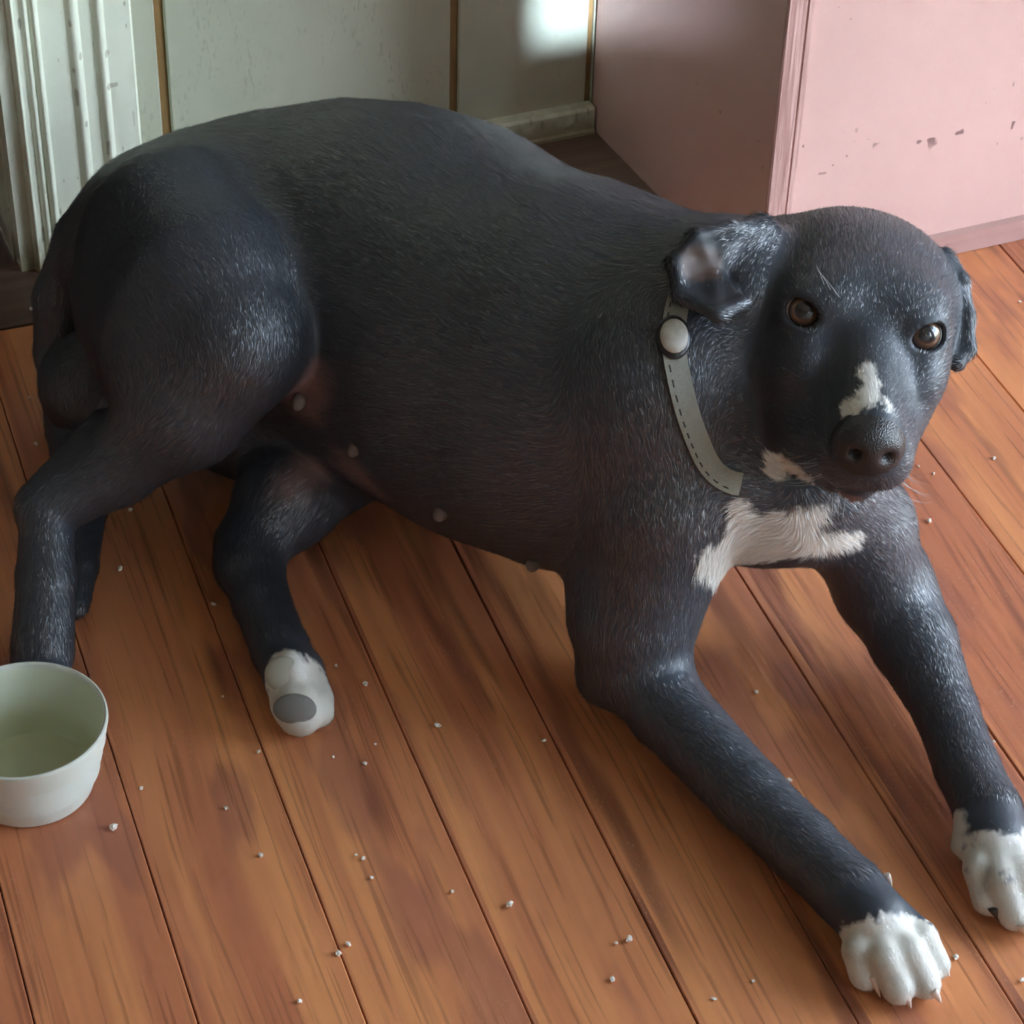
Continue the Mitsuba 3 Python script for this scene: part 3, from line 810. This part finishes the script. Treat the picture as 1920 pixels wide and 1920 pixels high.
def grad(p, h=8e-4):
    g = np.stack([field(p + h * e, NECK_PRIMS) - field(p - h * e, NECK_PRIMS) for e in np.eye(3)], 1)
    return g / (np.linalg.norm(g, axis=1)[:, None] + 1e-12)


def to_skin(p, times=5):
    for _ in range(times):
        p = p - np.clip(field(p, NECK_PRIMS), -.03, .03)[:, None] * grad(p)
    return p


for _ in range(4):
    ring = to_skin(ring)
    ring = (np.roll(ring, 1, 0) + 2 * ring + np.roll(ring, -1, 0)) / 4
rn = grad(ring)
tang = np.roll(ring, -1, 0) - np.roll(ring, 1, 0)
wid = np.cross(rn, tang)
wid /= np.linalg.norm(wid, axis=1)[:, None]
HW = 0.0080
edge = [to_skin(ring + s * HW * wid) for s in (-1, 1)]
en = [grad(e) for e in edge]


sink = np.zeros(NA)            # under the throat the strap disappears in a fold of loose skin
s0 = int(np.argmin(np.linalg.norm(ring - V(*(0.6855, 1.1825, 0.2140)), axis=1)))
s1 = int(np.argmin(np.linalg.norm(ring - V(.815, 1.215, .230), axis=1)))
for i in range(NA):
    if s0 < i < s1:
        sink[i] = min(i - s0, s1 - i, 5) / 5 * .004


def band(i0, i1, j0, j1, o0, o1, closed=False):
    idx = [i % NA for i in range(i0, i1 + 1)]

    def pt(i, j, o):
        return edge[0][i] * (1 - j) + edge[1][i] * j + (en[0][i] * (1 - j) + en[1][i] * j) * (o - sink[i])

    v = np.array([pt(i, j, o) for i in idx for j, o in ((j0, o0), (j1, o0), (j1, o1), (j0, o1))])
    f, m = [], len(idx)
    for a in range(m if closed else m - 1):
        for k in range(4):
            p, q = a * 4 + k, a * 4 + (k + 1) % 4
            p2, q2 = ((a + 1) % m) * 4 + k, ((a + 1) % m) * 4 + (k + 1) % 4
            f += [[p, q, q2], [p, q2, p2]]
    if not closed:
        n = (m - 1) * 4
        f += [[0, 2, 1], [0, 3, 2], [n, n + 1, n + 2], [n, n + 2, n + 3]]
    m = trimesh.Trimesh(v, f, process=False)
    if m.volume < 0:
        m.invert()
    return m


P1 = ring[0]
def web_color(p, n, uv):
    w = noise(p.x * 1700, p.y * 1700, p.z * 1700)
    return mix((0.20, 0.205, 0.165), (0.33, 0.335, 0.28), w * 0.7 + 0.3 * fbm(p.x * 130, p.y * 130, p.z * 130, 3))


scene['webbing'] = {'type': 'twosided', 'bsdf': {'type': 'bumpmap', 'arbitrary': proc(lambda p, n, uv: noise(p.x * 1500, p.y * 1500, p.z * 1500), 2e-4), 'scale': 0.0005, 'bsdf': {
    'type': 'principled', 'base_color': proc(web_color), 'roughness': 0.75, 'specular': 0.3}}}
scene['dark_stitch'] = plain((.03, .03, .028), 0.8, 0.2)
scene['black_plastic'] = plain((.015, .015, .016), 0.3, 0.5)
scene['pale_tag'] = {'type': 'twosided', 'bsdf': {'type': 'principled', 'base_color': proc(lambda p, n, uv: mix((.36, .35, .30), (.48, .46, .40), fbm(p.x * 300, p.y * 300, p.z * 300, 3))), 'roughness': 0.5, 'specular': 0.4}}
say('dog_collar', 'grey woven dog collar with a round pale tag around the dog\'s neck', 'collar')
add('dog_collar__strap', band(s1, s0 + NA + 1, 0, 1, .0024, .0048), 'webbing', smooth=30)
st = [band(i, i + 1, .17, .23, .0046, .0050) for i in range(s1 + 1, s0 + NA, 2)]
add('dog_collar__stitching', trimesh.util.concatenate(st), 'dark_stitch', label='dark dashed stitching')
fr = frame(rn[0])
tagc = P1 + fr[0] * .006
add('dog_collar__tag', egg_mesh(tagc + fr[0] * .0015, fr, (.0042, .0098, .0125)), 'pale_tag', smooth=True, label='round pale tag')
add('dog_collar__buckle', egg_mesh(tagc - fr[0] * .0015, fr, (.0036, .0118, .0160)), 'black_plastic', smooth=True, label='black plastic holder behind the tag')

# ------------------------------------------------------------------ bowl
def glaze(p, n, uv):
    return mix((.50, .53, .45), (.58, .60, .53), fbm(p.x * 40, p.y * 40, p.z * 40, 3))


def glaze_in(p, n, uv):
    low = smoothstep(.045, .012, p.z + (fbm(p.x * 60, p.y * 60, p.z * 60, 3) - .5) * .012)
    return mix((.56, .59, .46), (.44, .45, .29), low)


scene['bowl_glaze'] = {'type': 'twosided', 'bsdf': {'type': 'principled', 'base_color': proc(glaze), 'roughness': 0.28, 'specular': 0.5, 'clearcoat': 0.4}}
scene['bowl_inner_glaze'] = {'type': 'twosided', 'bsdf': {'type': 'principled', 'base_color': proc(glaze_in), 'roughness': 0.22, 'specular': 0.5, 'clearcoat': 0.4}}
BC, RZ = (.189, 1.283), .066
prof = [(0.0005, .0022), (.040, .0022), (.0425, .0010), (.0445, .0022), (.0470, .010), (.0484, .0165), (.0504, .0178), (.0506, .0195), (.0511, .0300), (.0533, .0315), (.0535, .0333), (.0541, .0430), (.0564, .0448), (.0567, .0466), (.0585, .058), (.0597, .0635), (.0594, .0654), (.0582, RZ), (.0568, .0652), (.0560, .0625)]
inner = [(.0560, .0625), (.0545, .052), (.0515, .034), (.047, .018), (.042, .0105), (.034, .0085), (.0005, .0080)]
say('pet_bowl', 'cream glazed stoneware pet bowl standing on the floor by the dog\'s hind foot', 'bowl')
for key, pr, ma in (('pet_bowl__body', prof, 'bowl_glaze'), ('pet_bowl__inside', inner, 'bowl_inner_glaze')):
    m = lathe(pr)
    m.apply_translation((BC[0], BC[1], 0))
    add(key, m, ma, smooth=40, label='olive stained inside' if 'inside' in key else None)

# ------------------------------------------------------------------ crumbs on the floor
scene['crumb_pale'] = plain((.72, .66, .56), 0.7, 0.3)
CR = [(0.3336, 1.8647, 0.0000), (0.3681, 1.4224, 0.0000), (0.3393, 1.5575, 0.0000), (0.3441, 1.3200, 0.0000), (0.4345, 1.3219, 0.0000), (0.4486, 1.2950, 0.0000), (0.3510, 1.2546, 0.0000), (0.4004, 1.2304, 0.0000), (0.4197, 1.2159, 0.0000), (0.4337, 1.2318, 0.0000), (0.4832, 1.2332, 0.0000), (0.2319, 1.2189, 0.0000), (0.2609, 1.2498, 0.0000), (0.3120, 1.2092, 0.0000), (0.3869, 1.1281, 0.0000), (0.3835, 1.1331, 0.0000), (0.3863, 1.1090, 0.0000), (0.4340, 1.0769, 0.0000), (0.4661, 1.0509, 0.0000), (0.3508, 1.0587, 0.0000), (0.3209, 1.1568, 0.0000), (0.3047, 1.0235, 0.0000), (0.5057, 0.9658, 0.0000), (0.5211, 0.9937, 0.0000), (0.5307, 0.9930, 0.0000), (0.5929, 0.9299, 0.0000), (0.5619, 0.9259, 0.0000), (0.7023, 1.0887, 0.0000), (0.7220, 1.1805, 0.0000), (0.7317, 0.8989, 0.0000), (0.8639, 1.0697, 0.0000), (0.9759, 1.3793, 0.0000), (0.9827, 1.3660, 0.0000), (0.9474, 1.3116, 0.0000), (1.0417, 1.3663, 0.0000), (1.1863, 1.5608, 0.0000), (0.2888, 1.6697, 0.0000), (0.2991, 1.7354, 0.0000), (0.7634, 0.8647, 0.0000), (0.3119, 1.4894, 0.0000), (0.3423, 1.0530, 0.0000), (0.5514, 1.1908, 0.0000)]
cr = np.random.default_rng(8)
for i, p in enumerate(CR):
    m = trimesh.creation.icosphere(subdivisions=1)
    s = .0009 + .0010 * cr.random()
    if i in (0, 27, 11, 18):
        s *= 1.5
    m.vertices = m.vertices * V(s * (1 + .6 * cr.random()), s, s * .7) * (1 + .25 * cr.normal(size=(len(m.vertices), 1)))
    m.vertices[:, 2] -= m.vertices[:, 2].min()
    m.apply_transform(trimesh.transformations.rotation_matrix(cr.random() * 6, [0, 0, 1]))
    m.apply_translation(V(*p) + V(0, 0, .0003))
    add(num('crumb', i), m, 'crumb_pale')
MARKS = {'the cream bowl': BC, "the dog's upturned hind paw": (0.3903, 1.2797, 0.0000)[:2], "the dog's near front paw": (0.6769, 0.8836, 0.0000)[:2], "the dog's far front paw": (0.7806, 0.9187, 0.0000)[:2], "the dog's near elbow": (0.6050, 1.2190, 0.0000)[:2], 'the foot of the door casing': (0.3596, 1.9211, 0.0000)[:2], 'the pink cabinet': (1.2027, 1.6475, 0.0000)[:2], "the dog's muzzle": (0.9833, 1.3581, 0.0000)[:2], "the middle of the near forearm": (0.6880, 1.0855, 0.0000)[:2], "the tail tip": (0.2718, 1.4624, 0.0000)[:2], "the bottom edge of the picture": (0.4102, 0.9658, 0.0000)[:2]}
RANK = ['nearest', 'second nearest', 'third nearest', 'fourth nearest', 'fifth nearest', 'sixth nearest', 'seventh nearest', 'eighth nearest', 'ninth nearest', 'tenth nearest', 'eleventh nearest', 'twelfth nearest', 'thirteenth nearest', 'fourteenth nearest', 'fifteenth nearest']
own = {}
for i, p in enumerate(CR):
    dd = {k: math.hypot(p[0] - q[0], p[1] - q[1]) for k, q in MARKS.items()}
    k = min(dd, key=dd.get)
    own.setdefault(k, []).append((dd[k], i))
for k, v in own.items():
    for rank, (_, i) in enumerate(sorted(v)):
        say(num('crumb', i), f'tiny pale crumb on the wooden floor, {RANK[rank]} to {k}', 'crumb', 'crumbs scattered on the floor boards')
m = trimesh.creation.icosphere(subdivisions=1)
m.vertices = m.vertices * V(.0012, .0010, .0007) + V(.1935, 1.2650, .0087)
add('food_speck', m, 'dark_stitch', label='dark speck lying in the bottom of the cream bowl', cat='speck')
